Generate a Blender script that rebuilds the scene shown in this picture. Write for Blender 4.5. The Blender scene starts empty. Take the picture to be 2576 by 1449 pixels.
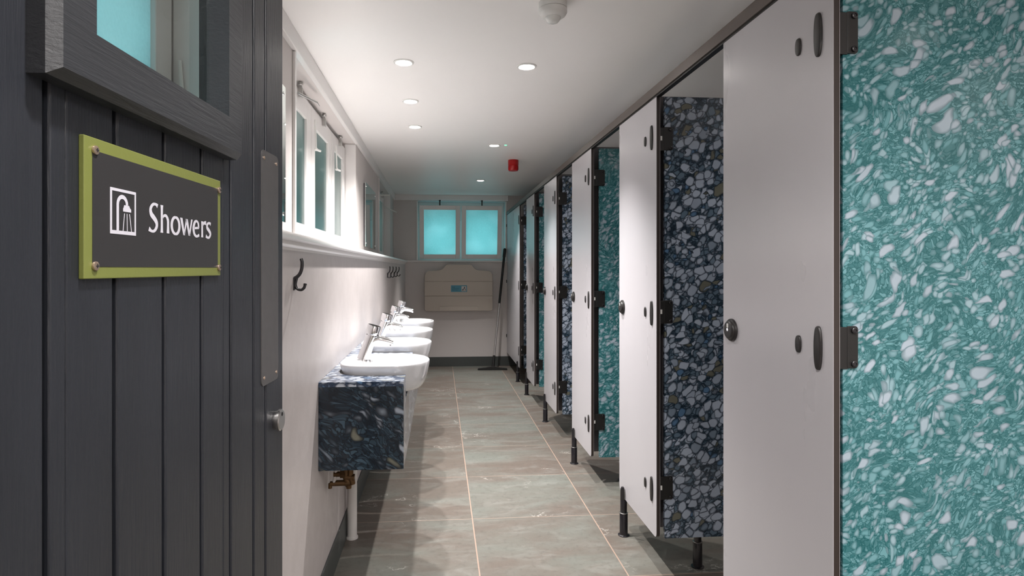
import bpy, bmesh, math, random
from mathutils import Vector, Matrix
random.seed(7)
R = math.radians
PI = math.pi
sc = bpy.context.scene
col = sc.collection

# ------------------------------------------------------------------ camera
F, T, VX, VY, H = 1500.0, 0.08, 1106.0, 676.0, 1.287     # focal (px), yaw tangent, vanishing point, eye height
cd = bpy.data.cameras.new('camera')
cam = bpy.data.objects.new('camera', cd)
col.objects.link(cam)
cam.location = (0, 0, H)
cam.rotation_euler = (R(90), 0, -math.atan(T))
cd.sensor_width = 36.0
cd.lens = F * 36.0 / 2576.0
cd.shift_x = (1288 - (VX + F * T)) / 2576.0
cd.shift_y = (VY - 724.5) / 2576.0
cd.clip_start = 0.02
sc.camera = cam
sc.view_settings.view_transform = 'Standard'
sc.view_settings.look = 'None'
sc.view_settings.gamma = 1.0
sc.view_settings.use_curve_mapping = False
sc.view_settings.exposure = 0.28

# ------------------------------------------------------------------ world: blue-green dusk outside
w = bpy.data.worlds.new('dusk'); sc.world = w; w.use_nodes = True
bg = w.node_tree.nodes['Background']
bg.inputs[0].default_value = (0.30, 0.86, 0.95, 1); bg.inputs[1].default_value = 1.05

CEIL = 2.256
LAMP_LEFT = [(-0.168, 2.82), (-0.168, 3.47), (-0.168, 4.09)]
LAMP_RIGHT = [(0.415, 2.83), (0.427, 4.66), (0.447, 6.52)]
FILL_BACK = [(0.10, 0.55), (0.95, 0.15), (0.20, -0.8)]  # unseen fill spots added behind the camera
SPOT_STALL = [(1.90, 0.32), (1.5, 1.80), (1.5, 2.88), (1.5, 3.93), (1.5, 4.98), (1.5, 6.04)]  # out of sight; first inferred from a highlight, others added to light the cubicles
def spot(x, y, z, power, size=150, blend=1.0, colr=(1.0, 0.965, 0.94), rad=0.016):
    l = bpy.data.lights.new('downlight_or_fill', 'SPOT'); l.energy = power; l.spot_size = R(size); l.spot_blend = blend
    l.color = colr; l.shadow_soft_size = rad
    o = bpy.data.objects.new('downlight_or_fill', l); o.location = (x, y, z); col.objects.link(o)
    return o
for x, y in LAMP_LEFT: spot(x, y, CEIL - 0.016, 112, size=128)
for (x, y), p in zip(LAMP_RIGHT, (135, 118, 175)): spot(x, y, CEIL - 0.016, p, size=88)
for x, y in FILL_BACK: spot(x, y, CEIL - 0.016, 74, rad=0.04)
for x, y in SPOT_STALL: spot(x, y, CEIL - 0.016, 16, rad=0.04)
pl = bpy.data.lights.new('unseen_fill_panel', 'AREA'); pl.shape = 'RECTANGLE'; pl.size = 0.6; pl.size_y = 1.2; pl.energy = 34; pl.color = (1, 0.96, 0.93)  # unseen fill added behind the camera to brighten ceiling and door
po = bpy.data.objects.new('unseen_fill_panel', pl); po.location = (0.9, -0.8, CEIL - 0.02); col.objects.link(po)

# ------------------------------------------------------------------ helpers
def XD(X, D, z=0.0):                       # a point from its sideways distance and its depth in view
    return Vector((X, D - X * T, z))
def atX(px, X):  return X * F * (1 + T * T) / (px - VX)          # depth D of pixel column px on plane X
def atZ(py, D):  return H + (VY - py) * D / F                    # height at depth D

def box(bm, x0, x1, y0, y1, z0, z1, M=None):
    vs = [Vector((x, y, z)) for x in (x0, x1) for y in (y0, y1) for z in (z0, z1)]
    if M is not None: vs = [M @ v for v in vs]
    v = [bm.verts.new(p) for p in vs]
    for f in ((0,1,3,2),(4,6,7,5),(0,4,5,1),(2,3,7,6),(0,2,6,4),(1,5,7,3)):
        bm.faces.new([v[i] for i in f])
def prism(bm, pts, a0, a1, axis='x', M=None):
    def mk(p, a):
        q = {'x': Vector((a, p[0], p[1])), 'y': Vector((p[0], a, p[1])), 'z': Vector((p[0], p[1], a))}[axis]
        return M @ q if M is not None else q
    A = [bm.verts.new(mk(p, a0)) for p in pts]; B = [bm.verts.new(mk(p, a1)) for p in pts]
    n = len(pts)
    bm.faces.new(A); bm.faces.new(B[::-1])
    for i in range(n): bm.faces.new([A[i], B[i], B[(i+1) % n], A[(i+1) % n]][::-1])
def frame_of(d):
    d = Vector(d).normalized()
    up = Vector((0, 0, 1)) if abs(d.z) < 0.9 else Vector((1, 0, 0))
    a = d.cross(up).normalized(); b = d.cross(a).normalized()
    return a, b
def lathe(bm, prof, n=24, M=None, cap=True):    # prof: (radius, z)
    rings = []
    for r, z in prof:
        rings.append([bm.verts.new((M @ Vector((r*math.cos(2*PI*k/n), r*math.sin(2*PI*k/n), z))) if M is not None
                      else Vector((r*math.cos(2*PI*k/n), r*math.sin(2*PI*k/n), z))) for k in range(n)])
    for A, B in zip(rings, rings[1:]):
        for k in range(n): bm.faces.new([A[k], A[(k+1) % n], B[(k+1) % n], B[k]])
    if cap:
        bm.faces.new(rings[0][::-1]); bm.faces.new(rings[-1])
def tube(bm, pts, r, n=10, closed=False):
    pts = [Vector(p) for p in pts]; rings = []
    N = len(pts); pa = None
    for i, p in enumerate(pts):
        if closed: d = pts[(i+1) % N] - pts[i-1]
        else: d = pts[min(i+1, N-1)] - pts[max(i-1, 0)]
        d.normalize()
        if pa is None: a, b = frame_of(d)
        else:
            a = (pa - d * pa.dot(d)).normalized(); b = d.cross(a).normalized()
        pa = a
        rr = r[i] if isinstance(r, (list, tuple)) else r
        rings.append([bm.verts.new(p + a*rr*math.cos(2*PI*k/n) + b*rr*math.sin(2*PI*k/n)) for k in range(n)])
    m = N if closed else N - 1
    for i in range(m):
        A, B = rings[i], rings[(i+1) % N]
        for k in range(n): bm.faces.new([A[k], A[(k+1) % n], B[(k+1) % n], B[k]])
    if not closed:
        bm.faces.new(rings[0][::-1]); bm.faces.new(rings[-1])
def smooth_path(pts, k=6):
    P = [Vector(p) for p in pts]; out = []
    for i in range(len(P)-1):
        p0, p1, p2, p3 = P[max(i-1, 0)], P[i], P[i+1], P[min(i+2, len(P)-1)]
        for j in range(k):
            t = j / k
            out.append(0.5*((2*p1) + (p2-p0)*t + (2*p0-5*p1+4*p2-p3)*t*t + (3*p1-p0-3*p2+p3)*t**3))
    out.append(P[-1]); return out
def roundrect(x0, x1, z0, z1, r, n=5):
    if not isinstance(r, (list, tuple)): r = [r]*4      # bl, br, tr, tl
    out = []
    for (cx, cz, a0, rr) in ((x0+r[0], z0+r[0], 180, r[0]), (x1-r[1], z0+r[1], 270, r[1]), (x1-r[2], z1-r[2], 0, r[2]), (x0+r[3], z1-r[3], 90, r[3])):
        for k in range(n+1):
            a = R(a0 + 90*k/n); out.append((cx + rr*math.cos(a), cz + rr*math.sin(a)))
    return out
def obj(name, bm, mat, parent=None, bevel=0.0, smooth=False, seg=2, offset=None):
    bmesh.ops.recalc_face_normals(bm, faces=bm.faces[:])
    if offset is not None: bmesh.ops.translate(bm, verts=bm.verts[:], vec=-Vector(offset))
    me = bpy.data.meshes.new(name); bm.to_mesh(me); bm.free()
    for m in (mat if isinstance(mat, (list, tuple)) else [mat]): me.materials.append(m)
    if smooth:
        for p in me.polygons: p.use_smooth = True
        try: me.set_sharp_from_angle(angle=R(38))
        except Exception: pass
    o = bpy.data.objects.new(name, me); col.objects.link(o)
    if offset is not None and parent is None: o.location = offset
    if parent is not None: o.parent = parent
    if bevel:
        b = o.modifiers.new('bevel', 'BEVEL'); b.width = bevel; b.segments = seg; b.limit_method = 'ANGLE'; b.angle_limit = R(40)
        b.harden_normals = False
    return o
def tag(o, label=None, cat=None, group=None, kind=None):
    if label: o['label'] = label
    if cat: o['category'] = cat
    if group: o['group'] = group
    if kind: o['kind'] = kind
    return o
def thing(name, label, cat, loc=(0, 0, 0), rotz=0.0, group=None, kind=None):
    o = bpy.data.objects.new(name, None); col.objects.link(o)
    o.location = loc; o.rotation_euler = (0, 0, rotz); o.empty_display_size = 0.05
    return tag(o, label, cat, group, kind)
def B(): return bmesh.new()

# ------------------------------------------------------------------ materials
class NT:
    def __init__(s, name):
        s.m = bpy.data.materials.new(name); s.m.use_nodes = True
        s.t = s.m.node_tree; s.n = s.t.nodes; s.l = s.t.links
        s.bsdf = s.n['Principled BSDF']; s.out = s.n['Material Output']
    def node(s, typ, **kw):
        n = s.n.new(typ)
        for k, v in kw.items():
            if k.startswith('i_'):
                key = k[2:]; n.inputs[int(key) if key.isdigit() else key.replace('_', ' ')].default_value = v
            else: setattr(n, k, v)
        return n
    def link(s, a, b): s.l.new(a, b)
    def val(s, x, sock):
        if isinstance(x, (int, float)): sock.default_value = x
        elif isinstance(x, tuple): sock.default_value = x if len(x) == len(sock.default_value) else x + (1,)
        else: s.link(x, sock)
    def math(s, op, a, b=0.0, c=None, clamp=False):
        n = s.node('ShaderNodeMath', operation=op); n.use_clamp = clamp
        s.val(a, n.inputs[0]); s.val(b, n.inputs[1])
        if c is not None: s.val(c, n.inputs[2])
        return n.outputs[0]
    def vmath(s, op, a, b):
        n = s.node('ShaderNodeVectorMath', operation=op)
        s.val(a, n.inputs[0])
        if op == 'SCALE': s.val(b, n.inputs[3])
        else: s.val(b, n.inputs[1])
        return n.outputs[0]
    def coord(s, out='Object'): return s.node('ShaderNodeTexCoord').outputs[out]
    def noise(s, vec, scale, detail=3, rough=0.5, out='Fac', dist=0.0):
        n = s.node('ShaderNodeTexNoise'); n.inputs['Scale'].default_value = scale; n.inputs['Detail'].default_value = detail
        n.inputs['Roughness'].default_value = rough; n.inputs['Distortion'].default_value = dist
        s.link(vec, n.inputs['Vector']); return n.outputs[out]
    def voro(s, vec, scale, feature='F1', out='Distance', rnd=1.0):
        n = s.node('ShaderNodeTexVoronoi', feature=feature); n.inputs['Scale'].default_value = scale
        n.inputs['Randomness'].default_value = rnd
        s.link(vec, n.inputs['Vector']); return n.outputs[out]
    def smooth(s, x, a, b, lo=0.0, hi=1.0):
        n = s.node('ShaderNodeMapRange', interpolation_type='SMOOTHSTEP')
        s.val(x, n.inputs[0]); n.inputs[1].default_value = a; n.inputs[2].default_value = b
        n.inputs[3].default_value = lo; n.inputs[4].default_value = hi
        return n.outputs[0]
    def mix(s, f, a, b, blend='MIX'):
        n = s.node('ShaderNodeMix', data_type='RGBA', blend_type=blend)
        s.val(f, n.inputs[0]); s.val(a, n.inputs[6]); s.val(b, n.inputs[7]); return n.outputs[2]
    def ramp(s, f, stops):
        n = s.node('ShaderNodeValToRGB'); e = n.color_ramp.elements
        while len(e) > 1: e.remove(e[-1])
        e[0].position = stops[0][0]; e[0].color = stops[0][1] + (1,)
        for p, c in stops[1:]:
            x = e.new(p); x.color = c + (1,)
        s.link(f, n.inputs[0]); return n.outputs[0]
    def sep(s, v):
        n = s.node('ShaderNodeSeparateXYZ'); s.link(v, n.inputs[0]); return n.outputs
    def mapping(s, v, scale=(1,1,1), rot=(0,0,0), loc=(0,0,0)):
        n = s.node('ShaderNodeMapping'); n.inputs['Scale'].default_value = scale; n.inputs['Rotation'].default_value = rot
        n.inputs['Location'].default_value = loc
        s.link(v, n.inputs['Vector']); return n.outputs[0]
    def bump(s, h, strength=0.2, dist=0.01):
        n = s.node('ShaderNodeBump'); n.inputs['Strength'].default_value = strength; n.inputs['Distance'].default_value = dist
        s.link(h, n.inputs['Height']); s.link(n.outputs[0], s.bsdf.inputs['Normal']); return n
    def set(s, color=None, rough=None, metal=None, spec=None, **kw):
        b = s.bsdf
        if color is not None: s.val(color, b.inputs['Base Color'])
        if rough is not None: s.val(rough, b.inputs['Roughness'])
        if metal is not None: b.inputs['Metallic'].default_value = metal
        if spec is not None: b.inputs['Specular IOR Level'].default_value = spec
        for k, v in kw.items(): s.val(v, b.inputs[k.replace('_', ' ')])
        return s.m

def painted(name, c, rough=0.55, var=0.04, bump=0.05, bscale=60, spec=0.4):
    m = NT(name); v = m.coord()
    n = m.noise(v, 3.0, 4)
    d = tuple(x*(1-var) for x in c); u = tuple(min(1, x*(1+var)) for x in c)
    m.set(m.mix(n, d, u), rough, spec=spec)
    m.bump(m.noise(v, bscale, 3), bump, 0.004)
    return m.m
def plain(name, c, rough=0.4, metal=0.0, spec=0.5, scratch=0.03, **kw):
    m = NT(name); v = m.coord()
    n = m.noise(v, 40, 3)
    m.set(m.mix(n, tuple(x*(1-scratch) for x in c), tuple(min(1, x*(1+scratch)) for x in c)), rough, metal, spec, **kw)
    return m.m

M_ceiling = painted('ceiling_paint', (0.89, 0.87, 0.855), 0.42, 0.012, 0.04, 25, 0.5)
M_wall = painted('wall_paint', (0.60, 0.56, 0.545), 0.6, 0.02, 0.12, 90, 0.35)
M_trim = painted('white_gloss_paint', (0.74, 0.72, 0.71), 0.28, 0.015, 0.04, 30, 0.5)

def m_left_wall():
    m = NT('wall_board'); v = m.coord()
    n = m.noise(m.mapping(v, (1, 1, 1)), 14, 5, 0.65)
    st = m.noise(m.mapping(v, (1, 1, 0.25)), 2.2, 3)
    c = m.mix(m.smooth(n, 0.35, 0.7), (0.475, 0.437, 0.428), (0.51, 0.470, 0.462))
    c = m.mix(m.smooth(st, 0.55, 0.8, 0, 0.25), c, (0.44, 0.395, 0.375))
    m.set(c, 0.42, spec=0.4); m.bump(m.noise(v, 120, 3), 0.08, 0.003)
    return m.m
M_lwall = m_left_wall()

def m_floor():
    m = NT('slate_tile'); v = m.coord(); x, y, z = m.sep(v)
    P = 0.6217
    fx = m.math('DIVIDE', m.math('SUBTRACT', x, 0.1677 - P*10), P)
    fy = m.math('DIVIDE', m.math('SUBTRACT', y, 3.063 - P*20), P)
    ix = m.math('FLOOR', fx); iy = m.math('FLOOR', fy)
    gx = m.math('ABSOLUTE', m.math('SUBTRACT', m.math('FRACT', m.math('ADD', fx, 0.5)), 0.5))
    gy = m.math('ABSOLUTE', m.math('SUBTRACT', m.math('FRACT', m.math('ADD', fy, 0.5)), 0.5))
    lx = m.smooth(gx, 0.0035, 0.0058, 1, 0); ly = m.smooth(gy, 0.0022, 0.0042, 1, 0)
    grout = m.math('MAXIMUM', lx, m.math('MULTIPLY', ly, 0.8))
    cmb = m.node('ShaderNodeCombineXYZ'); m.link(ix, cmb.inputs[0]); m.link(iy, cmb.inputs[1])
    wn = m.node('ShaderNodeTexWhiteNoise', noise_dimensions='3D'); m.link(cmb.outputs[0], wn.inputs['Vector'])
    off = m.vmath('SCALE', wn.outputs['Color'], 7.0)
    tv = m.vmath('ADD', v, off)
    big = m.noise(m.mapping(tv, (1, 2.2, 1)), 1.5, 4, 0.55, dist=0.6)
    mid = m.noise(m.mapping(tv, (1, 2.4, 1)), 5.0, 6, 0.62, dist=0.8)
    fine = m.noise(tv, 90, 4, 0.7)
    mid_run = m.math('COMPARE', ix, 10.0, 0.1)              # the middle run of tiles is the greener batch
    t = m.math('ADD', m.math('ADD', m.math('MULTIPLY', big, 0.75), m.math('MULTIPLY', m.sep(wn.outputs['Color'])[0], 0.10)), m.math('MULTIPLY', mid_run, 0.07))
    c = m.mix(m.smooth(t, 0.33, 0.62), (0.128, 0.105, 0.088), (0.150, 0.157, 0.138))
    c = m.mix(m.smooth(mid, 0.45, 0.75, 0, 0.45), c, (0.225, 0.225, 0.205))
    # thin layered lines and mineral veins
    wv = m.node('ShaderNodeTexNoise'); wv.inputs['Scale'].default_value = 2.2; wv.inputs['Detail'].default_value = 7; wv.inputs['Roughness'].default_value = 0.6
    m.link(m.mapping(tv, (1, 1.5, 1)), wv.inputs['Vector'])
    vein = m.smooth(m.math('ABSOLUTE', m.math('SUBTRACT', wv.outputs['Fac'], 0.5)), 0.0, 0.006, 1, 0)
    gate = m.smooth(m.noise(tv, 2.7, 2), 0.56, 0.66)
    c = m.mix(m.math('MULTIPLY', vein, m.math('MULTIPLY', gate, 0.7)), c, (0.52, 0.50, 0.46))
    c = m.mix(m.smooth(fine, 0.60, 0.80, 0, 0.22), c, (0.42, 0.40, 0.37))
    c = m.mix(m.smooth(m.noise(tv, 40, 5), 0.30, 0.5, 0.3, 0), c, (0.075, 0.068, 0.06))
    c = m.mix(grout, c, (0.34, 0.245, 0.195))
    m.set(c, m.math('ADD', 0.34, m.math('MULTIPLY', mid, 0.22)), spec=0.45)
    hgt = m.math('SUBTRACT', m.math('ADD', m.math('MULTIPLY', mid, 0.8), m.math('MULTIPLY', fine, 0.25)), m.math('MULTIPLY', grout, 0.6))
    m.bump(hgt, 0.25, 0.006)
    return m.m
M_floor = m_floor()

def m_terrazzo(name, kind):
    """pressed recycled-plastic chip board: several sizes of pale chip with dark outlines in a darker marbled ground"""
    m = NT(name); v = m.coord()
    oi = m.node('ShaderNodeObjectInfo').outputs['Random']
    off = m.math('MULTIPLY', oi, 37.0)
    cmb = m.node('ShaderNodeCombineXYZ')
    for i in range(3): m.link(off, cmb.inputs[i])
    v = m.vmath('ADD', v, cmb.outputs[0])
    def warp(vec, scale, amt, detail=1):
        n = m.noise(vec, scale, detail, 0.5, 'Color')
        return m.vmath('ADD', vec, m.vmath('SCALE', m.vmath('SUBTRACT', n, (0.5, 0.5, 0.5)), amt))
    def chips(vec, scale, keep, r0, r1, e1, rough_n=0.2):
        """mask, inside softness, two random numbers"""
        e = m.voro(vec, scale, 'DISTANCE_TO_EDGE'); cc = m.voro(vec, scale, 'F1', 'Color'); f1 = m.voro(vec, scale, 'F1')
        r, g, b = m.sep(cc)
        wob = m.math('ADD', f1, m.math('MULTIPLY', m.math('SUBTRACT', m.noise(vec, scale*1.6, 2), 0.5), rough_n))
        lim = m.math('ADD', r0, m.math('MULTIPLY', b, r1-r0))
        inside = m.math('SUBTRACT', lim, wob)
        edge = m.math('MINIMUM', m.math('MULTIPLY', e, 1.6), inside)
        mask = m.math('MULTIPLY', m.math('LESS_THAN', r, keep), m.smooth(edge, -0.005, 0.012))
        return mask, m.smooth(edge, 0.0, e1), g, b
    K = dict(
      teal=dict(w1=(7.0, 0.10), w2=(30.0, 0.020), st=((1.0, 1, 1.7), (1.8, 1, 0.9)), big=24.0, small=44.0, fine=95.0,
                dark=(0.012, 0.098, 0.108), mid=(0.085, 0.262, 0.290), lite=(0.21, 0.400, 0.440), white=(0.385, 0.455, 0.53)),
      navy=dict(w1=(6.0, 0.03), w2=(30.0, 0.014), st=((1.0, 1, 1.3), (1.35, 1, 0.9)), big=23.0, small=38.0, fine=75.0,
                dark=(0.007, 0.016, 0.028), mid=(0.075, 0.120, 0.165), lite=(0.17, 0.24, 0.32), white=(0.42, 0.485, 0.595)),
      streak=dict(w1=(5.0, 0.16), w2=(20.0, 0.035), st=((0.6, 0.6, 2.0), (0.7, 0.7, 1.6)), big=18.0, small=28.0, fine=52.0,
                dark=(0.004, 0.008, 0.014), mid=(0.022, 0.045, 0.070), lite=(0.080, 0.130, 0.170), white=(0.30, 0.34, 0.40)),
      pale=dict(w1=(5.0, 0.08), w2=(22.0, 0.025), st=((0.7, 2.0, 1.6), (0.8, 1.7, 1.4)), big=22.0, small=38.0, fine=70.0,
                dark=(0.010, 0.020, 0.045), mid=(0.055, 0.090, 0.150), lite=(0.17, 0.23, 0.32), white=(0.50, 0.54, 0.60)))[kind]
    a = warp(warp(v, *K['w1']), *K['w2'])
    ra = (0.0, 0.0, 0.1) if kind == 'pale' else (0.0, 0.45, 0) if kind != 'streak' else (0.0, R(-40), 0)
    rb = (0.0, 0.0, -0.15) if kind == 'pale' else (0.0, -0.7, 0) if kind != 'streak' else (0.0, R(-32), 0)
    va = m.mapping(m.mapping(a, rot=ra), K['st'][0]); vb = m.mapping(m.mapping(a, rot=rb, loc=(3.3, 1.2, 7.1)), K['st'][1])
    dark, mid, lite, white = K['dark'], K['mid'], K['lite'], K['white']
    # marbled ground: fine warped cells with dark hairlines
    vf = warp(va, 26.0, 0.05, 2)
    ef = m.voro(vf, K['fine'], 'DISTANCE_TO_EDGE'); cf = m.sep(m.voro(vf, K['fine'], 'F1', 'Color'))
    ground = m.mix(m.smooth(cf[0], 0.2, 1.0), m.mix(0.35, dark, mid), m.mix(0.45, mid, lite))
    c = m.mix(m.smooth(ef, 0.0, 0.14), dark, ground)
    blot = m.smooth(m.noise(a, 11.0, 3), 0.50, 0.66)
    c = m.mix(m.math('MULTIPLY', blot, 0.55 if kind != 'streak' else 0.8), c, dark)
    p = dict(teal=((0.58, 0.34, 0.58, 0.26), (0.55, 0.32, 0.56, 0.24), (0.26, 0.36, 0.60, 0.22)),
             navy=((0.74, 0.52, 0.90, 0.26), (0.50, 0.42, 0.75, 0.24), (0.46, 0.48, 0.80, 0.20)),
             streak=((0.40, 0.30, 0.60, 0.7), (0.40, 0.30, 0.60, 0.7), (0.26, 0.20, 0.48, 0.30)),
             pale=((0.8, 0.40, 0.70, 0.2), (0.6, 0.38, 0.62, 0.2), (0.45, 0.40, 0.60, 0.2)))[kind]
    for li, (vec, scl, sh) in enumerate(((va, K['small'], 0.0), (vb, K['small']*0.8, 0.15), (vb if kind != 'streak' else va, K['big'], 0.35), (va, K['big']*1.12, 0.55))):
        if li == 3: vec = m.vmath('ADD', va, (5.7, 2.3, 1.9))
        keep, r0, r1, e1 = p[min(li, 2)]
        mask, body, g_, b_ = chips(vec, scl, keep if li != 3 else keep*0.8, r0, r1, e1)
        tone = m.mix(m.smooth(m.math('ADD', g_, sh), 0.15, 1.0), m.mix(0.4, mid, lite), white if (kind != 'teal' or li >= 2) else m.mix(0.5, lite, white))
        if kind != 'teal':
            tone = m.mix(m.math('GREATER_THAN', b_, 0.965), tone, (0.16, 0.16, 0.125))
            tone = m.mix(m.math('LESS_THAN', b_, 0.05), tone, (0.10, 0.19, 0.32))
        rim = m.mix(0.35 if kind == 'teal' else 0.04, dark, tone)
        c = m.mix(mask, c, m.mix(body, rim, tone))
    cl = m.smooth(m.noise(v, 4.0, 2), 0.3, 0.7, 0.22, 0.0)
    c = m.mix(cl, c, dark)
    m.set(c, 0.15 if kind != 'streak' else 0.25, spec=0.5)
    return m.m
M_teal = m_terrazzo('teal_chip_board', 'teal')
M_navy = m_terrazzo('navy_chip_board', 'navy')
M_streak = m_terrazzo('streaked_navy_board', 'streak')  # counter board as on its end panels, their shade put into darker colours
M_lit_board = m_terrazzo('lit_streaked_board', 'pale')  # same counter board, lamp light on top and front put into its colours

def m_laminate():
    m = NT('white_laminate'); v = m.coord()
    n = m.noise(m.mapping(v, (1, 1, 0.3)), 5, 4)
    sp = m.noise(v, 70, 3, 0.7)
    c = m.mix(n, (0.485, 0.468, 0.492), (0.52, 0.503, 0.528))
    c = m.mix(m.smooth(sp, 0.70, 0.80, 0, 0.25), c, (0.42, 0.40, 0.39))
    m.set(c, m.math('ADD', 0.24, m.math('MULTIPLY', n, 0.10)), spec=0.55); m.bump(m.noise(v, 200, 2), 0.03, 0.002)
    return m.m
M_lam = m_laminate()
M_edge = plain('brown_panel_core', (0.030, 0.022, 0.019), 0.35)
M_part = painted('grey_partition_laminate', (0.105, 0.100, 0.108), 0.35, 0.05, 0.02)
M_rail = plain('bronze_anodised_rail', (0.115, 0.095, 0.085), 0.38, 0.55)
M_black = plain('black_nylon', (0.010, 0.010, 0.010), 0.42, 0, 0.5)
M_blackm = plain('black_enamel', (0.012, 0.011, 0.014), 0.25, 0, 0.6)
M_char = plain('charcoal_cover', (0.018, 0.016, 0.016), 0.40, 0, 0.5)
M_chrome = plain('chrome', (0.80, 0.81, 0.83), 0.07, 1.0, scratch=0.01)
M_steel = plain('brushed_steel', (0.55, 0.54, 0.53), 0.28, 1.0)
M_brass = plain('tarnished_brass', (0.13, 0.075, 0.035), 0.5, 0.8, scratch=0.4)
M_screw = plain('zinc_screw', (0.55, 0.42, 0.33), 0.3, 0.9, scratch=0.1)
M_ceram = plain('white_ceramic', (0.62, 0.62, 0.635), 0.06, 0, 0.6, scratch=0.004, Coat_Weight=0.5, Coat_Roughness=0.03)
M_pvc = plain('white_plastic_pipe', (0.62, 0.60, 0.58), 0.32)
M_plast = plain('white_plastic', (0.72, 0.71, 0.69), 0.35)
M_clearp = plain('pale_clear_plastic', (0.72, 0.72, 0.70), 0.15)
M_station = painted('cream_moulded_plastic', (0.52, 0.46, 0.40), 0.45, 0.02, 0.06, 150)
M_red = plain('red_plastic', (0.42, 0.004, 0.006), 0.28)
M_dark = plain('dark_gap', (0.006, 0.006, 0.007), 0.8)
M_basebd = painted('dark_slate_skirting', (0.060, 0.066, 0.064), 0.4, 0.2, 0.1, 20)

def m_mirror():
    m = NT('mirror_glass'); m.set((0.82, 0.88, 0.86), 0.015, 1.0); return m.m
M_mirror = m_mirror()
def m_wood(name, c, horiz=False):
    m = NT(name); v = m.coord()
    sc_ = (1.5, 14, 26) if horiz else (26, 14, 1.5)
    g = m.noise(m.mapping(v, sc_), 9.0, 5, 0.62, dist=0.35)
    k = m.noise(m.mapping(v, (4, 4, 0.8) if not horiz else (0.8, 4, 4)), 3.0, 3)
    col_ = m.mix(m.smooth(k, 0.3, 0.7), tuple(x*0.88 for x in c), tuple(x*1.1 for x in c))
    chip = m.smooth(m.noise(v, 55, 3, 0.6), 0.775, 0.80)
    col_ = m.mix(m.math('MULTIPLY', chip, 0.5), col_, (0.20, 0.21, 0.22))
    m.set(col_, m.math('ADD', 0.30, m.math('MULTIPLY', g, 0.18)), spec=0.5)
    m.bump(g, 0.32, 0.003)
    return m.m
M_door = m_wood('dark_grey_gloss_paint', (0.0145, 0.0162, 0.021))
M_moul = m_wood('dark_grey_moulding_paint', (0.020, 0.0215, 0.025), True)
M_plate = plain('grey_steel_plate', (0.13, 0.125, 0.125), 0.45, 0.6, scratch=0.15)
M_green = painted('olive_green_paint', (0.145, 0.162, 0.040), 0.42, 0.04, 0.05, 150)
M_signblk = plain('dark_grey_sign_face', (0.021, 0.020, 0.021), 0.45)
M_signw = plain('white_vinyl', (0.50, 0.49, 0.54), 0.5)
M_lblue = plain('teal_blue_vinyl', (0.055, 0.26, 0.36), 0.4)
M_lwhite = plain('white_label', (0.55, 0.54, 0.52), 0.4)
M_ldark = plain('dark_ink', (0.01, 0.06, 0.08), 0.5)

def m_clear():
    m = NT('clear_glass')
    g = m.node('ShaderNodeBsdfGlossy'); g.inputs['Roughness'].default_value = 0.01
    t = m.node('ShaderNodeBsdfTransparent'); t.inputs[0].default_value = (0.90, 0.95, 0.94, 1)
    fr = m.node('ShaderNodeFresnel'); fr.inputs[0].default_value = 1.45
    bf = m.node('ShaderNodeNewGeometry').outputs['Backfacing']
    mx = m.node('ShaderNodeMixShader'); m.link(m.math('MULTIPLY', fr.outputs[0], m.math('SUBTRACT', 1.0, bf)), mx.inputs[0]); m.link(t.outputs[0], mx.inputs[1]); m.link(g.outputs[0], mx.inputs[2])
    m.link(mx.outputs[0], m.out.inputs[0]); return m.m
M_clear = m_clear()
def m_frost(name, tr, gain=1.0):
    m = NT(name); v = m.coord()
    n = m.noise(v, 130, 2); big = m.noise(v, 3.0, 1)
    t = m.node('ShaderNodeBsdfTranslucent')
    c = m.mix(m.smooth(n, 0.3, 0.7), tuple(x*0.88 for x in tr), tr)
    c = m.mix(m.smooth(big, 0.42, 0.7, 0, 0.45), c, tuple(min(1, x*1.6+0.05) for x in tr))
    m.link(c, t.inputs[0])
    g = m.node('ShaderNodeBsdfGlossy'); g.inputs['Roughness'].default_value = 0.22; g.inputs[0].default_value = (0.9, 0.95, 0.95, 1)
    bp = m.node('ShaderNodeBump'); bp.inputs['Strength'].default_value = 0.35; bp.inputs['Distance'].default_value = 0.002
    m.link(n, bp.inputs['Height']); m.link(bp.outputs[0], g.inputs['Normal'])
    fr = m.node('ShaderNodeFresnel'); fr.inputs[0].default_value = 1.5
    mx = m.node('ShaderNodeMixShader'); m.link(fr.outputs[0], mx.inputs[0]); m.link(t.outputs[0], mx.inputs[1]); m.link(g.outputs[0], mx.inputs[2])
    tp = m.node('ShaderNodeBsdfTransparent'); m2 = m.node('ShaderNodeMixShader')
    m.link(m.node('ShaderNodeNewGeometry').outputs['Backfacing'], m2.inputs[0]); m.link(mx.outputs[0], m2.inputs[1]); m.link(tp.outputs[0], m2.inputs[2])
    m.link(m2.outputs[0], m.out.inputs[0]); return m.m
M_frost_end = m_frost('frosted_cyan_glass', (0.55, 0.76, 0.75))
M_frost_left = m_frost('frosted_dim_glass', (0.062, 0.078, 0.064))
M_frost_door = m_frost('frosted_pale_glass', (0.55, 0.46, 0.46))
def m_emit(name, c, s):
    m = NT(name); m.set((0.8, 0.8, 0.8), 0.4); m.bsdf.inputs['Emission Color'].default_value = c + (1,); m.bsdf.inputs['Emission Strength'].default_value = s
    return m.m
M_lamp = m_emit('lit_lamp_lens', (1.0, 0.95, 0.90), 40.0)
M_led = m_emit('green_indicator', (0.02, 0.9, 0.4), 1.2)

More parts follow.
